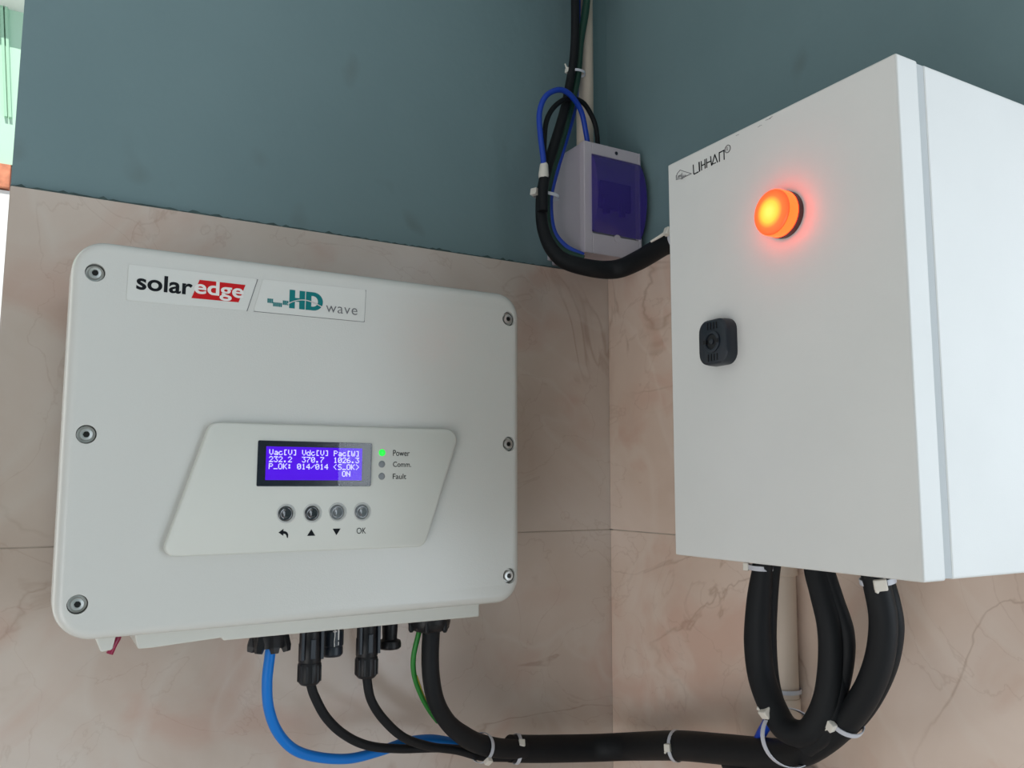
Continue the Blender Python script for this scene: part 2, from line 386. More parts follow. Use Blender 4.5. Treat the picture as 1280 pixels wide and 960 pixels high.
for x, z in SC:
    s = obj('screw', LT((x, YL + .0052, z), (0, -1, 0), [(.0062, 0), (.0062, .0008), (.0050, .0012), (.0046, .0012), (.0046, .0034), (.0040, .0042), (.0022, .0044), (.0020, .0028)], 32), M['steel'], inv, smooth=35)
    obj('washer', LT((x, YL + .0050, z), (0, -1, 0), [(.0065, 0), (.0065, .0006), (.0048, .0008)], 32), M['darksteel'], s, smooth=35)
    obj('hex_socket', LT((x, YL + .0022, z), (0, -1, 0), [(.0021, 0), (.0021, .0008)], 6), M['darksteel'], s)

# stickers
s1 = obj('brand_sticker', (lambda b_: (prism(b_, rounded([(.0532, .1568), (.1451, .1572), (.1380, .1312), (.0530, .1302)], .0015, 4), onY, YL - .0004, YL), b_)[1])(bmesh.new()), M['sticker'], inv)
yt = YL - .00055; yt2 = YL - .0007; yt3 = YL - .00085
obj('lettering', fit(textmesh('solar', .022, 1.0), .0590, .0978, .1388, .1512, onY, yt), M['ink'], s1, origin=(.078, yt, .145))
bm = bmesh.new(); prism(bm, [(.1025, .1513), (.1363, .1514), (.1316, .1372), (.0972, .1367)], onY, yt, YL - .0004); o = obj('red_block', bm, M['red'], s1)
obj('lettering', fit(textmesh('edge', .020, 1.0), .0990, .1352, .1372, .1514, onY, yt2), M['whiteink'], s1)
bm = bmesh.new(); stroke(bm, [(.1454, .1570), (.1383, .1312)], .0006, onY, YL - .0002, YL); obj('sticker_edge', bm, M['greyink'], s1)
s2 = obj('model_sticker', (lambda b_: (prism(b_, rounded([(.1494, .1575), (.2339, .1590), (.2332, .1320), (.1432, .1316)], .0015, 4), onY, YL - .0004, YL), b_)[1])(bmesh.new()), M['sticker'], inv)
bm = bmesh.new()
# H
for a in ((.1706, .1751), (.1786, .1831)): prism(bm, [(a[0], .1369), (a[1], .1369), (a[1], .1518), (a[0], .1518)], onY, yt, YL - .0004)
prism(bm, [(.1751, .1426), (.1786, .1426), (.1786, .1456), (.1751, .1456)], onY, yt, YL - .0004)
# D as an outer band
def arc(cx_, cz_, rx, rz, a0, a1, n=16): return [(cx_ + rx * math.cos(math.radians(a0 + (a1 - a0) * i / n)), cz_ + rz * math.sin(math.radians(a0 + (a1 - a0) * i / n))) for i in range(n + 1)]
od = [(.1838, .1369)] + arc(.1900, .14435, .0078, .00745, -90, 90) + [(.1838, .1518)]
idn = [(.1883, .1400)] + arc(.1895, .14435, .0042, .00435, -90, 90) + [(.1883, .1487)]
for i in range(len(od) - 1): prism(bm, [od[i], od[i + 1], idn[i + 1], idn[i]], onY, yt, YL - .0004)
prism(bm, [(.1838, .1369), (.1883, .1400), (.1883, .1487), (.1838, .1518)], onY, yt, YL - .0004)
# square wave blocks
for k in range(4): prism(bm, [(.1535 + k * .00115, .1393), (.1544 + k * .00115, .1393), (.1544 + k * .00115, .1428), (.1535 + k * .00115, .1428)], onY, yt, YL - .0004)
for k in range(6): prism(bm, [(.1580 + k * .00120, .1370), (.1589 + k * .00120, .1370), (.1589 + k * .00120, .1403), (.1580 + k * .00120, .1403)], onY, yt, YL - .0004)
for k in range(4): prism(bm, [(.1655 + k * .00115, .1390), (.1664 + k * .00115, .1390), (.1664 + k * .00115, .1425), (.1655 + k * .00115, .1425)], onY, yt, YL - .0004)
obj('logo', bm, M['teal'], s2)
bm = bmesh.new()
wv = [(.1695, .1401)] + [(.1700 + .0275 * i / 20, .1404 + .0042 * math.sin(math.pi * (i / 20) ** .9)) for i in range(21)]
stroke(bm, wv, .0008, onY, yt2, yt); obj('wave_line', bm, M['whiteink'], s2)
obj('lettering', fit(textmesh('wave', -.004, 1.08), .2004, .2270, .1368, .1424, onY, yt), M['greyink'], s2)
bm = bmesh.new(); stroke(bm, [(.2340, .1588), (.2333, .1320)], .0005, onY, YL - .0002, YL); stroke(bm, [(.2333, .1318), (.1434, .1314)], .0003, onY, YL - .0002, YL); obj('sticker_edge', bm, M['greyink'], s2)

# control panel: raised slanted pad
YC = .6505
def pad(inset): return rounded([(.1140 + inset, .0440 - inset), (.3205 - inset * 1.4, .0452 - inset), (.2885 - inset, -.0535 + inset), (.0840 + inset * 1.4, -.0535 + inset)], [.008, .009, .009, .007], 8)
bm = bmesh.new(); rings = []
for inset, y in ((0, YL + .001), (0, YL - .0035), (.0004, YC + .0008), (.0012, YC), ):
    rings.append([bm.verts.new((u, y, v)) for u, v in pad(inset)])
for k in range(len(rings) - 1):
    n = len(rings[k])
    for i in range(n): bm.faces.new((rings[k][i], rings[k][(i + 1) % n], rings[k + 1][(i + 1) % n], rings[k + 1][i]))
bm.faces.new(rings[0][::-1]); bm.faces.new(rings[-1])
cp = obj('control_panel', bm, M['panel'], inv, smooth=50)
bm = bmesh.new(); prism(bm, rounded([(.1490, .0312), (.2400, .0312), (.2396, -.0035), (.1490, -.0035)], .0010, 3), onY, YC - .0002, YC + .0005); obj('display_bezel', bm, M['bezel'], cp)
bm = bmesh.new(); prism(bm, [(.1553, .0268), (.2318, .0268), (.2318, .0012), (.1553, .0012)], onY, YC - .0004, YC - .0002); obj('display_screen', bm, M['lcd'], cp)
FONT = {'V': '10001 10001 10001 10001 10001 01010 00100', 'a': '00000 00000 01110 00001 01111 10001 01111', 'c': '00000 00000 01110 10000 10000 10001 01110',
 '[': '01110 01000 01000 01000 01000 01000 01110', ']': '01110 00010 00010 00010 00010 00010 01110', 'd': '00001 00001 01101 10011 10001 10001 01111',
 'P': '11110 10001 10001 11110 10000 10000 10000', 'W': '10001 10001 10001 10101 10101 10101 01010', '2': '01110 10001 00001 00010 00100 01000 11111',
 '3': '11111 00010 00100 00010 00001 10001 01110', '.': '00000 00000 00000 00000 00000 01100 01100', '7': '11111 00001 00010 00100 01000 01000 01000',
 '0': '01110 10001 10011 10101 11001 10001 01110', '1': '00100 01100 00100 00100 00100 00100 01110', '6': '00110 01000 10000 11110 10001 10001 01110',
 '_': '00000 00000 00000 00000 00000 00000 11111', 'O': '01110 10001 10001 10001 10001 10001 01110', 'K': '10001 10010 10100 11000 10100 10010 10001',
 ':': '00000 01100 01100 00000 01100 01100 00000', '4': '00010 00110 01010 10010 11111 00010 00010', '/': '00000 00001 00010 00100 01000 10000 00000',
 '<': '00010 00100 01000 10000 01000 00100 00010', '>': '01000 00100 00010 00001 00010 00100 01000', 'S': '01111 10000 10000 01110 00001 00001 11110', 'N': '10001 10001 11001 10101 10011 10001 10001'}
bm = bmesh.new(); px = .000615; pz = .00062
for rr_, line in enumerate(['Vac[V] Vdc[V] Pac[W]', '232.2  370.7  1026.3', 'P_OK: 014/014 <S_OK>', '                ON']):
    for ci, ch in enumerate(line):
        if ch == ' ': continue
        x0 = .1576 + ci * .003615; z0 = .0246 - rr_ * .00535
        for i, row in enumerate(FONT[ch].split()):
            for j, q in enumerate(row):
                if q == '1': prism(bm, [(x0 + j * px, z0 - i * pz), (x0 + (j + .96) * px, z0 - i * pz), (x0 + (j + .96) * px, z0 - (i + .96) * pz), (x0 + j * px, z0 - (i + .96) * pz)], onY, YC - .0006, YC - .0004)
obj('display_text', bm, M['lcdt'], cp)
bm = bmesh.new(); prism(bm, rounded([(.1493, .0309), (.2397, .0309), (.2393, -.0032), (.1493, -.0032)], .0010, 3), onY, YC - .0016, YC - .0008); obj('display_glass', bm, M['glass'], cp)
for (x, z), mm, lb in zip([(.2489, .0238), (.2489, .0144), (.2490, .0046)], ('ledg', 'ledo', 'ledo'), ('lit green power light', 'unlit grey indicator light', 'unlit grey indicator light')):
    o = obj('indicator_light', LT((x, YC + .001, z), (0, -1, 0), [(.0028, 0), (.0028, .0012), (.0020, .0017), (.0009, .0019)], 24), M[mm], cp, smooth=60); o['label'] = lb
for (x, z), mm, lb in zip([(.1716, -.0243), (.1921, -.0243), (.2121, -.0238), (.2325, -.0238)], ('btn', 'btn', 'btn_sheen', 'btn_sheen'), ('glossy black push button',) * 2 + ('glossy black push button with a painted grey sheen',) * 2):
    r_ = obj('button_collar', LT((x + .0006, YC + .001, z), (0, -1, 0), [(.0074, 0), (.0074, .0012), (.0068, .0016), (.0060, .0014), (.0058, .0003)], 32), M['ring'], cp, smooth=40)
    bm = LT((x, YC + .001, z), (0, -1, 0), [(.0058, 0), (.0058, .0016), (.0052, .0024), (.0040, .0026), (.0030, .0021), (.0016, .0017), (.0005, .0016)], 32)
    o = obj('push_button', bm, M[mm], cp, smooth=70); o['label'] = lb
bm = bmesh.new()
join(bm, fit(textmesh('Power', .004), .2584, .2731, .0214, .0262, onY, YC - .0002))
join(bm, fit(textmesh('Comm.', .004), .2586, .2746, .0124, .0166, onY, YC - .0002))
join(bm, fit(textmesh('Fault', .004), .2586, .2704, .0024, .0068, onY, YC - .0002))
join(bm, fit(textmesh('OK', .0), .2288, .2366, -.0411, -.0364, onY, YC - .0002))
o = obj('panel_lettering', bm, M['ink'], cp); o['kind'] = 'stuff'
bm = bmesh.new(); prism(bm, [(.1889, -.0416), (.1953, -.0416), (.1921, -.0366)], onY, YC - .0002, YC); obj('arrow_symbol', bm, M['ink'], cp); bm = bmesh.new(); prism(bm, [(.2091, -.0366), (.2155, -.0366), (.2123, -.0417)], onY, YC - .0002, YC); obj('arrow_symbol', bm, M['ink'], cp); bm = bmesh.new()
prism(bm, [(.1668, -.0384), (.1705, -.0358), (.1705, -.0374), (.1706, -.0395), (.1705, -.0410)], onY, YC - .0002, YC)
ar = [(.1704, -.0374), (.1720, -.0376), (.1734, -.0384), (.1743, -.0400), (.1741, -.0428)]; ai = [(.1704, -.0395), (.1716, -.0396), (.1724, -.0401), (.1729, -.0409), (.1733, -.0424)]
for i in range(4): prism(bm, [ar[i], ar[i + 1], ai[i + 1], ai[i]], onY, YC - .0002, YC)
obj('return_symbol', bm, M['ink'], cp)

# inverter glands and sockets
bm = LT((.1803, .72, -.119), (0, 0, -1), [(.011, 0), (.014, .005), (.0148, .0075), (.0142, .016), (.0095, .017)], 12)
gl = obj('cable_gland', bm, M['black'], inv, smooth=30)
for k in range(7):
    a = 2 * math.pi * k / 7 + .3; c = V((.1803 + .0128 * math.cos(a), .72 + .0128 * math.sin(a), -.1305))
    obj('gland_lug', LT(c, (math.cos(a) * .25, math.sin(a) * .25, -1), [(.0044, -.007), (.0046, .004), (.0032, .0085)], 5, phase=a), M['black'], gl)
bm = LT((.3243, .72, -.1215), (0, 0, -1), [(.0195, 0), (.0195, .004), (.0188, .0075), (.0160, .0115), (.0110, .0135), (.0105, .0125)], 40)
g2 = obj('cable_gland', bm, M['black'], inv, smooth=35); g2['label'] = 'broad domed black gland over the thick black cable'
for k in range(6):
    a = 2 * math.pi * k / 6; c = V((.3243 + .0175 * math.cos(a), .72 + .0175 * math.sin(a), -.1295)); obj('gland_lug', LT(c, (0, 0, -1), [(.0026, -.005), (.0026, .003), (.0014, .005)], 12), M['black'], g2)
bm = LT((.2362, .727, -.110), (0, 0, -1), [(.0092, 0), (.0092, .009), (.0078, .010), (.0078, .017), (.0096, .018), (.0096, .030), (.0088, .031), (.0092, .033), (.0092, .0375), (.0076, .0395)], 32)
sk = obj('empty_socket', bm, M['lockm'], inv, smooth=35); sk['label'] = 'dark grey capped socket printed with white marks'
bm = bmesh.new(); yk = .7173
stroke(bm, [(.2352, -.1265), (.2352, -.1315), (.2347, -.1360), (.2350, -.1400)], .0007, onY, yk - .0002, yk + .0006)
stroke(bm, [(.2352, -.1285), (.2337, -.1272)], .0006, onY, yk - .0002, yk + .0006); stroke(bm, [(.2352, -.1285), (.2367, -.1272)], .0006, onY, yk - .0002, yk + .0006)
stroke(bm, [(.2385, -.1258), (.2385, -.1345)], .0009, onY, yk, yk + .0009); stroke(bm, [(.2385, -.1365), (.2385, -.1390)], .0006, onY, yk, yk + .0009)
obj('socket_marking', bm, M['whiteink'], sk)
bm = LT((.2890, .727, -.110), (0, 0, -1), [(.0086, 0), (.0086, .0125), (.0072, .0135), (.0066, .029), (.0072, .0300), (.0098, .0310), (.0104, .0335), (.0104, .0365), (.0090, .0380)], 32)
sk2 = obj('socket_cap', bm, M['black'], inv, smooth=35); sk2['label'] = 'black flanged cap on the unused socket'
bm = bmesh.new(); tube(bm, [(.0650, .705, -.108), (.0640, .703, -.115), (.0615, .702, -.120), (.0590, .702, -.1265)], .0026, 10); o = obj('switch_tab', bm, M['redp'], inv, smooth=60); o['label'] = 'dark red tab under the lower left corner'

# plugs with their cables
def plug(name_x, yy, zb, t):
    bm = LT((name_x, yy, zb), (0, 0, 1), [(.0070, 0), (.0082, .0012), (.0094, .003), (.0096, .017), (.0090, .0182), (.0095, .0195), (.0095, .0330), (.0090, .034), (.0090, .052)], 32)
    p = obj('plug', bm, M['black'], t, smooth=35)
    for k in range(12):
        a = 2 * math.pi * k / 12; c = V((name_x + .0093 * math.cos(a), yy + .0093 * math.sin(a), zb + .003)); obj_b = B(c.x - .0007, c.x + .0007, c.y - .0007, c.y + .0007, c.z, c.z + .013)
        obj('grip_rib', obj_b, M['black'], p)
    for sx in (-1, 1): obj('latch_arm', B(name_x + sx * .0082 - .0014, name_x + sx * .0082 + .0014, yy - .0082, yy - .0040, zb + .021, zb + .050), M['lockm'], p, bevel=.0005)
    obj('latch_arm', B(name_x - .0022, name_x + .0022, yy - .0100, yy - .0080, zb + .022, zb + .038), M['lockm'], p, bevel=.0006)
pv1 = [(.2140, .715, -.160), (.2150, .715, -.1690), (.2194, .717, -.1801), (.2311, .722, -.1990), (.2498, .730, -.2173), (.2756, .740, -.2329), (.3104, .750, -.2434), (.3555, .760, -.2520), (.4012, .767, -.2632), (.4400, .772, -.2712)]
t = thing('solar_cable', (.2130, .715, -.168), 'thin black cable hanging from the left plug, nearest the blue cable', 'cable'); plug(.2132, .715, -.1682, t); obj('cable', TB(pv1, .0040), M['blackm'], t, smooth=60)
pv2 = [(.2630, .715, -.160), (.2640, .715, -.1690), (.2694, .718, -.1883), (.2844, .725, -.2086), (.3079, .735, -.2294), (.3384, .748, -.2447), (.3725, .757, -.2559), (.4028, .763, -.2680), (.4400, .768, -.2760)]
t = thing('solar_cable', (.2635, .715, -.168), 'thin black cable hanging from the right plug, beside the flanged socket cap', 'cable'); plug(.2633, .715, -.1682, t); obj('cable', TB(pv2, .0040), M['blackm'], t, smooth=60)
blue = [(.1808, .72, -.120), (.1814, .72, -.1379), (.1801, .722, -.1625), (.1837, .728, -.1865), (.1936, .735, -.2088), (.2097, .74, -.2266), (.2338, .747, -.2385), (.2646, .754, -.2460), (.2968, .760, -.2455), (.3225, .766, -.2435), (.3507, .774, -.2467), (.3783, .778, -.2547), (.4100, .778, -.2640)]
tag(obj('network_cable', TB(blue, .0044), M['blue'], smooth=60), 'bright blue cable looping down from the left gland of the inverter', 'cable')
green = [(.3160, .722, -.122), (.3155, .722, -.1338), (.3117, .725, -.1565), (.3149, .73, -.1753), (.3245, .735, -.1951), (.3359, .742, -.2109), (.3480, .750, -.2240)]
t = thing('earth_wire', (.3155, .722, -.13), 'thin green earth wire beside the thick black cable under the inverter', 'wire'); obj('insulation', TB(green, .0024), M['green'], t, smooth=60)
obj('stripe', TB([(p[0] + .0016, p[1] - .0006, p[2]) for p in green[3:]], .0012, 8), M['yellow'], t, smooth=60)['label'] = 'yellow stripe'
E_ = [(.3243, .715, -.118), (.3243, .715, -.1311), (.3240, .716, -.156), (.3265, .718, -.1776), (.3345, .724, -.1995), (.3516, .735, -.222), (.3734, .745, -.2397), (.3943, .752, -.2520), (.4209, .758, -.2615), (.4500, .764, -.2680)]
tag(obj('power_cable', TB(E_, [.0080] * 6 + [.0092, .0095, .0095, .0095]), M['blackm'], smooth=60), 'thick black cable curving down from the domed gland at the inverter\'s right', 'cable')

# main run along the wall and up into the cabinet
Dp = [(.4380, .770, -.2672), (.4700, .773, -.2730), (.5013, .773, -.2773), (.5400, .768, -.2810), (.5600, .745, -.2767), (.5620, .7149, -.2685), (.5500, .6413, -.2471), (.5400, .5768, -.2316), (.5300, .5199, -.2182), (.5200, .4771, -.2059), (.5100, .4412, -.1870), (.5050, .4118, -.1626), (.5000, .3905, -.1383), (.4950, .3761, -.1133), (.4900, .3686, -.0887), (.4850, .3679, -.0678), (.4800, .3674, -.0534)]
t = thing('sheathed_cable_run', (.55, .64, -.25), 'thick black sheathed cable run crossing the corner low down and rising into the cabinet', 'cable')
obj('sheath', TB(Dp, [.0132, .0135, .0137, .0138, .0138, .0138, .0135, .0128, .0122, .0112, .0102, .0097, .0094, .0092, .0090, .0088, .0084], 20), M['blackm'], t, smooth=60)
C2 = [(.535, .5300, -.2190), (.525, .4780, -.2050), (.520, .4389, -.1861), (.513, .4053, -.1584), (.508, .3820, -.1264), (.503, .3702, -.0979), (.498, .3683, -.0766), (.496, .3740, -.0534)]
obj('strand', TB(C2, .0060), M['blackm'], t, smooth=60)
obj('strand', TB([(.565, .700, -.2700), (.553, .640, -.2500), (.543, .577, -.2350), (.533, .522, -.2215), (.525, .478, -.2090)], .0065), M['blackm'], t, smooth=60)
# loop dropping from the cabinet and returning
A_ = [(.5, .4800, -.0534), (.5, .4825, -.0689), (.5, .4865, -.0906), (.5, .4894, -.1214), (.5, .4864, -.148), (.4985, .4749, -.168), (.4965, .4590, -.1805), (.4945, .4371, -.1760), (.4925, .4203, -.1520), (.489, .4113, -.1241), (.487, .4091, -.0994), (.486, .4133, -.0782), (.485, .4174, -.0621), (.485, .4181, -.0534)]
t = thing('cable_loop', (.495, .45, -.12), 'thick black cable loop hanging in a U below the cabinet beside the cream pipe', 'cable')
obj('strand', TB(A_, [.0076, .0080, .0095, .0106, .0106, .0104, .0098, .0092, .0088, .0085, .0085, .0084, .0080, .0076], 20), M['blackm'], t, smooth=60)
B2 = [(.509, .4770, -.0534), (.510, .4830, -.0800), (.510, .4870, -.1200), (.511, .4860, -.155), (.510, .4750, -.178), (.507, .4560, -.1900), (.504, .4370, -.1800), (.501, .4185, -.1536), (.497, .4055, -.1238), (.495, .4025, -.1018), (.492, .4074, -.0805), (.490, .4125, -.0618), (.490, .415, -.0534)]
obj('strand', TB(B2, .0058), M['blackm'], t, smooth=60)
B3 = [(.500, .4450, -.1890), (.499, .4280, -.1750), (.497, .4150, -.1500), (.495, .4080, -.1238), (.492, .4070, -.1018), (.490, .4105, -.0805), (.488, .4150, -.0618), (.488, .417, -.0534)]
obj('strand', TB(B3, [.0075, .0075, .0062, .0050, .0050, .0060, .0065, .0065]), M['blackm'], t, smooth=60)
tag(obj('signal_cable', TB([(.522, .4990, -.176), (.524, .5030, -.187), (.528, .5143, -.1999), (.533, .5260, -.2120), (.535, .5400, -.2250)], .0042), M['blued'], smooth=60), 'short blue cable showing behind the black loop below the cabinet', 'cable')
tag(obj('downward_cable', TB([(.5470, .5700, -.2400), (.5400, .5300, -.2400), (.5370, .5150, -.2600), (.5400, .5080, -.3200), (.545, .505, -.420), (.55, .505, -.60)], .0115), M['blackm'], smooth=60), 'black cables dropping out of sight below the cable run', 'cable')
tag(obj('green_wire', TB([(.560, .640, -.2540), (.557, .607, -.2465), (.555, .585, -.2440), (.554, .566, -.2520), (.555, .56, -.40)], .0034), M['green'], smooth=60), 'bit of green wire showing under the black cable run', 'wire')
tr = thing('cable_trunking', (.58, .545, -.40), 'white square trunking end below the cable run at the bottom edge', 'trunking')
obj('channel', B(.562, .5995, .520, .5815, -.62, -.2425), M['boxw'], tr, bevel=.001); obj('trunking_lid', B(.5585, .562, .519, .5825, -.62, -.2415), M['tie'], tr, bevel=.001)
# conduits
t = thing('conduit_pipe', (.5875, .530, -.21), 'cream plastic conduit pipe below the cabinet, behind the black loop', 'pipe')
obj('pipe', TB([(.5870, .5430, -.205), (.5870, .5430, -.15), (.5870, .5425, -.11), (.5870, .5420, -.05)], .0113, 24), M['pvc'], t, smooth=60)
obj('coupling', LT((.5870, .5422, -.0815), (0, 0, 1), [(.0113, 0), (.0131, .0008), (.0131, .05), (.0113, .0508)], 24), M['pvc'], t, smooth=40)
obj('pipe_joint', LT((.5870, .5430, -.186), (0, 0, -1), [(.0114, 0), (.0122, .0004), (.0122, .0190), (.0100, .0196)], 24), M['pvc'], t, smooth=40)
t = thing('conduit_pipe', (.5535, .79, .30), 'cream plastic conduit pipe rising in the painted corner above the purple breaker box', 'pipe')
obj('pipe', TB([(.5545, .797, .372), (.5548, .797, .5), (.5550, .797, .8), (.5550, .797, CZ - .001)], .0103, 24), M['pvc'], t, smooth=60)

# ------------------------------------------------------------------ control cabinet
cab = thing('control_cabinet', (.5, .39, -.0525), 'white steel control cabinet with a glowing red lamp, on the right wall', 'cabinet')
y0, y1, z0, z1 = .2897, .4909, -.0530, .2475
bm = bmesh.new(); box(bm, .4462, .5995, y0 + .0006, y1 - .0006, z0 + .0004, z1 - .0004); obj('body', bm, M['cab'], cab, bevel=.0012)
obj('gasket', B(.4392, .4470, y0 + .0011, y1 - .0011, z0 + .0011, z1 - .0011), M['gasket'], cab)
bm = bmesh.new(); box(bm, .42, .4395, y0, y1, z0, z1); dr = obj('door', bm, M['cab'], cab, bevel=.0013, seg=3)
xd = .4197
bm = bmesh.new(); w = .0008
a = (xd, .4202)
stroke(bm, [(.4616, .2378), (.4613, .2309), (.4606, .2304), (.4563, .2306)], w, onX, *a)
stroke(bm, [(.4552, .2376), (.4549, .2308)], w * 1.5, onX, *a)
stroke(bm, [(.4529, .2376), (.4527, .2309)], w, onX, *a); stroke(bm, [(.4527, .2342), (.4492, .2343)], w, onX, *a); stroke(bm, [(.4491, .2377), (.4489, .2310)], w, onX, *a)
stroke(bm, [(.4474, .2377), (.4472, .2310)], w, onX, *a); stroke(bm, [(.4472, .2344), (.4428, .2344)], w, onX, *a); stroke(bm, [(.4429, .2379), (.4422, .2310)], w, onX, *a)
stroke(bm, [(.4416, .2312), (.4386, .2379), (.4360, .2314)], w, onX, *a); stroke(bm, [(.4404, .2315), (.4379, .2315)], w * .8, onX, *a)
stroke(bm, [(.4340, .2312), (.4340, .2377), (.4292, .2378), (.4292, .2311)], w, onX, *a)
obj('lettering', bm, M['ink'], dr)
bm = bmesh.new()
cR = (.4255, .2376); stroke(bm, [(cR[0] + .0027 * math.cos(k * math.pi / 10), cR[1] + .0027 * math.sin(k * math.pi / 10)) for k in range(20)], .0005, onX, *a, closed=True)
join(bm, fit(textmesh('R', .0), .4265, .4246, .2362, .2390, onX, xd - .0002))
stroke(bm, [(.4805, .2352), (.4797, .2371), (.4764, .2387), (.4639, .2318), (.4751, .2317), (.4812, .2326)], .00045, onX, *a)
join(bm, fit(textmesh('Led', .02), .4810, .4738, .2330, .2358, onX, xd - .0002)); join(bm, fit(textmesh('gia', .01), .4752, .4692, .2306, .2334, onX, xd - .0002))
obj('logo', bm, M['greyink'], dr)['kind'] = 'stuff'
# small scratches along the door's upper edge
bm = bmesh.new(); random.seed(8)
for k in range(5):
    yy = .385 + random.random() * .05; zz = z1 - .0018 - random.random() * .003; stroke(bm, [(yy, zz), (yy - .0015 - random.random() * .003, zz + random.uniform(-.0006, .0006))], .00022, onX, .41985, .4202)
obj('scratches', bm, M['greyink'], dr)['kind'] = 'stuff'
# quarter-turn lock
yl, zl = .4360, .0985
def lk(w_, h_, r__): return rounded([(yl + w_ / 2, zl + h_ / 2), (yl - w_ / 2, zl + h_ / 2), (yl - w_ / 2, zl - h_ / 2), (yl + w_ / 2, zl - h_ / 2)], r__, 6)
bm = bmesh.new(); rings = []
for w_, h_, xx in ((.0290, .0325, .4205), (.0290, .0325, .4150), (.0282, .0317, .4112), (.0262, .0297, .4102)):
    rings.append([bm.verts.new((xx, u, v)) for u, v in lk(w_, h_, .0085)])
for k in range(3):
    n = len(rings[k])
    for i in range(n): bm.faces.new((rings[k][i], rings[k][(i + 1) % n], rings[k + 1][(i + 1) % n], rings[k + 1][i]))
bm.faces.new(rings[0][::-1]); bm.faces.new(rings[-1])
lock = obj('door_lock', bm, M['lockm'], cab, smooth=40)
bm = LT((.4103, yl, zl), (-1, 0, 0), [(.0078, 0), (.0078, .0010), (.0072, .0013), (.0056, .0013), (.0052, .0001)], 32); obj('lock_ring', bm, M['lockm'], lock, smooth=40)
bm = LT((.4103, yl, zl), (-1, 0, 0), [(.0050, 0), (.0050, .0002)], 32); box(bm, .4087, .4102, yl - .0075, yl - .0045, zl - .0014, zl + .0014); box(bm, .4087, .4102, yl + .0045, yl + .0075, zl - .0014, zl + .0014); obj('key_slot', bm, M['black'], lock)
obj('key_pin', LT((.4103, yl, zl), (-1, 0, 0), [(.0020, 0), (.0020, .0010), (.0015, .0013)], 20), M['lockm'], lock, smooth=40)
for s in (-1, 1):
    for k in range(4): obj('grip_groove', B(.4098, .4103, yl - .0052 + k * .0030, yl - .0042 + k * .0030, zl + s * .0112 - .0024, zl + s * .0112 + .0024), M['black'], lock)
# pilot lamp
yl2, zl2 = .3755, .1745
lp = obj('pilot_lamp', LT((.4205, yl2, zl2), (-1, 0, 0), [(.0155, 0), (.0155, .0042), (.0146, .0048)], 40), M['lampcollar'], cab, smooth=40); lp['label'] = 'glowing orange and red round pilot lamp'
obj('lamp_lens_side', LT((.4160, yl2, zl2), (-1, 0, 0), [(.0146, 0), (.0153, .0006), (.0153, .0075), (.0146, .0086)], 40, capb=False), M['lampside'], lp, smooth=40)
o = obj('lamp_lens', LT((.4082, yl2, zl2), (-1, 0, 0), [(.0150, 0), (.0148, .0008), (.0138, .0016), (.0108, .0023), (.0060, .0028), (.0020, .0030), (.0004, .0030)], 48, capa=False), M['lamp'], lp, smooth=60, origin=(.4082, yl2, zl2))

# ------------------------------------------------------------------ breaker box in the corner
bk = thing('breaker_box', (.56, .80, .26), 'small white breaker box with a purple see-through cover, in the corner', 'breaker box')
bm = bmesh.new(); box(bm, .5235, .5980, .757, .8245, .2560, .3860); obj('body', bm, M['boxw'], bk, bevel=.002)
bm = bmesh.new()    # front frame
for q in ((.5190, .5300, .2540, .3830), (.5955, .5992, .2540, .3830), (.5300, .5955, .3695, .3830), (.5300, .5955, .2540, .2775)): box(bm, q[0], q[1], .7480, .7580, q[2], q[3])
obj('front_frame', bm, M['boxw'], bk, bevel=.0008)
obj('back_plate', B(.5295, .5960, .7545, .7572, .277, .370), M['breaker'], bk)
br = obj('circuit_breaker', B(.5420, .5860, .7500, .7560, .3100, .3420), M['toggle'], bk, bevel=.0006)
for dx in (0, .022): obj('toggle', B(.5455 + dx, .5525 + dx, .7455, .7505, .3020, .3200), M['toggle'], br, bevel=.0008)
bm = bmesh.new(); n = 14; pr = []
for i in range(n + 1):
    tt = i / n; z = .2790 + (.3690 - .2790) * tt; pr.append((z, .7478 - .0125 * math.sin(math.pi * tt) ** .7))
outer = [[bm.verts.new((x, y, z)) for z, y in pr] for x in (.5290, .5975)]; inner = [[bm.verts.new((x, y + .0012, z)) for z, y in pr] for x in (.5300, .5965)]
for i in range(n):
    bm.faces.new((outer[0][i], outer[1][i], outer[1][i + 1], outer[0][i + 1]))
for s_ in (0, 1):
    base = [bm.verts.new((outer[s_][i].co.x, .7500, outer[s_][i].co.z)) for i in range(n + 1)]
    for i in range(n): bm.faces.new((outer[s_][i], outer[s_][i + 1], base[i + 1], base[i]))
for r_ in inner:
    for v in r_: bm.verts.remove(v)
obj('cover', bm, M['purple'], bk, smooth=50)['label'] = 'bulging purple see-through cover'
obj('cover_catch', LT((.5640, .7485, .2755), (0, -1, 0), [(.0045, 0), (.0045, .0012)], 20), M['boxw'], bk)
obj('mounting_lug', B(.5130, .5240, .8100, .8170, .2590, .2660), M['boxw'], bk, bevel=.001); 
obj('screw', LT((.5640, .7480, .3765), (0, -1, 0), [(.0022, 0), (.0018, .0006)], 16), M['toggle'], bk)

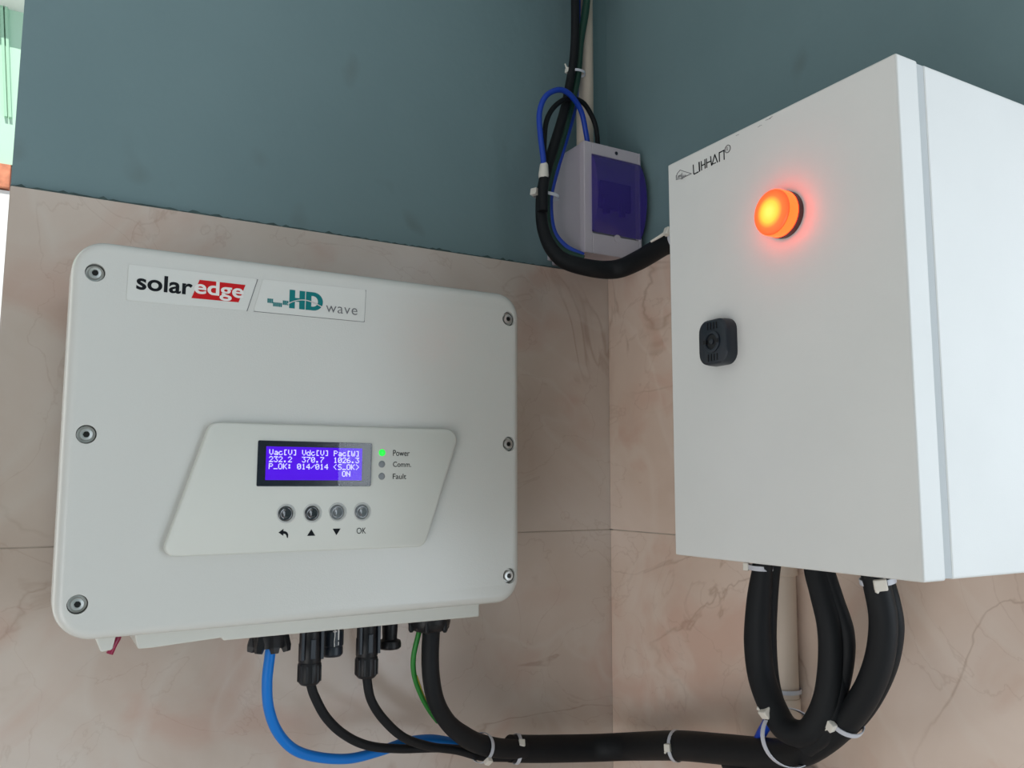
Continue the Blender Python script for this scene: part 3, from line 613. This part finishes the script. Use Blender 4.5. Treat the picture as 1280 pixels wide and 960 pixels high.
# wires in the corner
upblack = [(.5271, .782, CZ - .001), (.5268, .778, .6252), (.5264, .775, .5645), (.5250, .775, .5043), (.5180, .775, .4611), (.5085, .772, .4257), (.4930, .770, .3795), (.4805, .768, .3443), (.4738, .767, .3061), (.4755, .762, .2700), (.4880, .750, .2425), (.5175, .739, .2335), (.5480, .731, .2340), (.5580, .7026, .2390), (.5520, .6407, .2440), (.5450, .5900, .2400), (.5430, .5200, .2100), (.5430, .4800, .2050)]
tag(obj('main_supply_cable', TB(upblack, [.0050] * 5 + [.0052, .0056, .0060, .0062, .0068, .0084, .0096, .0104, .0108, .0105, .0100, .010, .010], 20), M['blackm'], smooth=60), 'thick black cable descending the corner and passing under the purple breaker box', 'cable')
upgreen = [(.5480, .782, CZ - .001), (.5480, .782, .80), (.5470, .780, .6351), (.5450, .778, .5731), (.5367, .780, .5184), (.5322, .780, .4762), (.5215, .778, .4359), (.5050, .776, .3838), (.4920, .774, .3484), (.4838, .772, .3154), (.4845, .768, .2774), (.4950, .757, .2540), (.5150, .745, .2440)]
tag(obj('ground_wire', TB(upgreen, .0046), M['greend'], smooth=60), 'dark green wire beside the black cable in the painted corner', 'wire')
upblue = [(.5400, .793, CZ - .001), (.5400, .793, .80), (.5405, .792, .6357), (.5404, .791, .5739), (.5371, .790, .4814), (.5310, .786, .4393), (.5140, .780, .3925), (.4990, .776, .3521), (.4895, .774, .3176), (.4905, .770, .2807), (.5000, .760, .2600), (.5180, .750, .2490)]
tag(obj('neutral_wire', TB(upblue, .0042), M['blued'], smooth=60), 'dark blue wire running down behind the green one in the corner', 'wire')
bl = [(.5443, .775, .3840), (.5386, .772, .4041), (.5266, .765, .4264), (.5070, .758, .4379), (.4906, .756, .4388), (.4735, .756, .4271), (.4652, .756, .4065), (.4662, .756, .3808), (.4705, .757, .3542), (.4714, .758, .3350)]
tag(obj('jumper_wire', TB(bl, .0031), M['blued'], smooth=60), 'blue wire arching over into the top of the purple breaker box', 'wire')
bb = [(.5603, .778, .3840), (.5550, .775, .4152), (.5428, .772, .4329), (.5279, .768, .4394), (.5088, .766, .4369), (.4901, .764, .4221), (.4781, .762, .4017), (.4749, .762, .3748), (.4755, .762, .3519), (.4750, .763, .3350)]
tag(obj('jumper_wire', TB(bb, .0029), M['blackm'], smooth=60), 'thin black wire arching over into the top of the purple breaker box', 'wire')
tag(obj('cable_sleeve', TB([(.4722, .758, .3330), (.4708, .758, .3180), (.4706, .758, .2950)], .0056), M['blackm'], smooth=60), 'black tape sleeve under the white tape where two wires join the bundle', 'sleeve')
tag(obj('tape_wrap', LT((.4722, .758, .3500), (-.05, 0, -1), [(.0036, 0), (.0046, .002), (.0058, .014), (.0052, .0175)], 14), M['tie'], smooth=50), 'white tape wrap at the foot of the arching blue wire', 'tape')

# ------------------------------------------------------------------ zip ties
def zip_tie(center, tangent, a, b_, theta0, label, width=.0036, tail=.008, tail_dir=None, big=1.0, group='white cable ties'):
    c = V(center); T_ = V(tangent).normalized(); n1 = (-c); n1 = (n1 - T_ * n1.dot(T_)).normalized(); n2 = T_.cross(n1).normalized()
    t = thing('cable_tie', c, label, 'cable tie', group)
    bm = bmesh.new(); n = 40; th = .0009
    R4 = []
    for i in range(n):
        q = 2 * math.pi * i / n; d = n1 * math.cos(q) * a + n2 * math.sin(q) * b_; nn = d.normalized()
        R4.append([bm.verts.new(c + d + nn * e + T_ * w_ * width / 2) for e, w_ in ((.0002, -1), (th, -1), (th, 1), (.0002, 1))])
    for i in range(n):
        j = (i + 1) % n
        for k in range(4): m_ = (k + 1) % 4; bm.faces.new((R4[i][k], R4[j][k], R4[j][m_], R4[i][m_]))
    obj('strap', bm, M['tieb'], t, smooth=40)
    q = math.radians(theta0); d = n1 * math.cos(q) * a + n2 * math.sin(q) * b_; tg = (-n1 * math.sin(q) * a + n2 * math.cos(q) * b_).normalized(); nn = tg.cross(T_).normalized()
    if nn.dot(d) < 0: nn = -nn
    def obox(o_, ax, hs):
        bm = bmesh.new(); box(bm, -hs[0], hs[0], -hs[1], hs[1], -hs[2], hs[2])
        for v in bm.verts: v.co = o_ + ax[0] * v.co.x + ax[1] * v.co.y + ax[2] * v.co.z
        return bm
    hc = c + d + nn * .0024 * big
    obj('head', obox(hc, (tg, T_, nn), (.0034 * big, .0031 * big, .0022 * big)), M['tie'], t, bevel=.0007 * big)
    td = V(tail_dir).normalized() if tail_dir else (nn * .6 + tg).normalized()
    if tail > 0:
        obj('tail', TB([hc, hc + td * tail * .5, hc + td * tail + nn * .0006], [.0016 * big, .0013 * big, .0010 * big], 8, sub=3), M['tie'], t, smooth=50)
zip_tie((.3990, .7570, -.2572), (.85, .2, -.33), .0150, .0132, 42, 'cable tie where the thin black cables meet the thick one, left end of the run', tail=.003)
zip_tie((.4460, .7706, -.2688), (.90, -.22, -.12), .0150, .0138, -20, 'cable tie on the low black run between the inverter and the corner', tail=0)
zip_tie((.5507, .6470, -.2490), (.40, -.92, .10), .0160, .0136, 8, 'cable tie on the low black run just right of the corner', tail=.007, tail_dir=(0, .6, -.9))
zip_tie((.5055, .4650, -.1890), (-.20, -.86, .20), .0228, .0200, -44, 'large cable tie binding the hanging loop to the low run', width=.0046, tail=.009, tail_dir=(0, .95, 0), big=1.5)
zip_tie((.5070, .4155, -.1655), (-.15, -.60, .78), .0112, .0120, -28, 'cable tie on the rising cable right of the hanging loop', tail=.014, tail_dir=(0, .8, -.6), big=1.1)
zip_tie((.4868, .3690, -.0630), (-.2, 0, 1), .0092, .0105, 5, 'cable tie just under the cabinet on the rightmost cable', tail=.006, tail_dir=(0, .6, -1), big=1.2)
zip_tie((.5000, .4838, -.0655), (0, .05, -1), .0086, .0086, 100, 'cable tie just under the cabinet on the leftmost cable', tail=0)
zip_tie((.5870, .5430, -.1800), (0, 0, 1), .0124, .0124, -62, 'small cable tie round the cream pipe below the cabinet', tail=.006, tail_dir=(-.2, 0, 1), big=.9)
zip_tie((.5285, .7765, .4770), (.1, 0, 1), .0075, .0098, -62, 'cable tie high on the wires in the painted corner', tail=.008, tail_dir=(-.4, 0, 1), big=.9, width=.003)
zip_tie((.4812, .7680, .3170), (.15, 0, 1), .0090, .0140, -55, 'cable tie on the bundle left of the purple breaker box', tail=0, big=1.25)
zip_tie((.5507, .6300, .2443), (-.1, -1, -.03), .0108, .0108, -45, 'cable tie on the bundle between the breaker box and the cabinet', tail=.020, tail_dir=(-.3, .9, -.35), big=1.2)

# ------------------------------------------------------------------ lift everything to real height
for o in list(C.objects):
    if 'org' in o.keys(): del o['org']
    if o.parent is None and o.type in ('MESH', 'EMPTY'): o.location.z += EYE
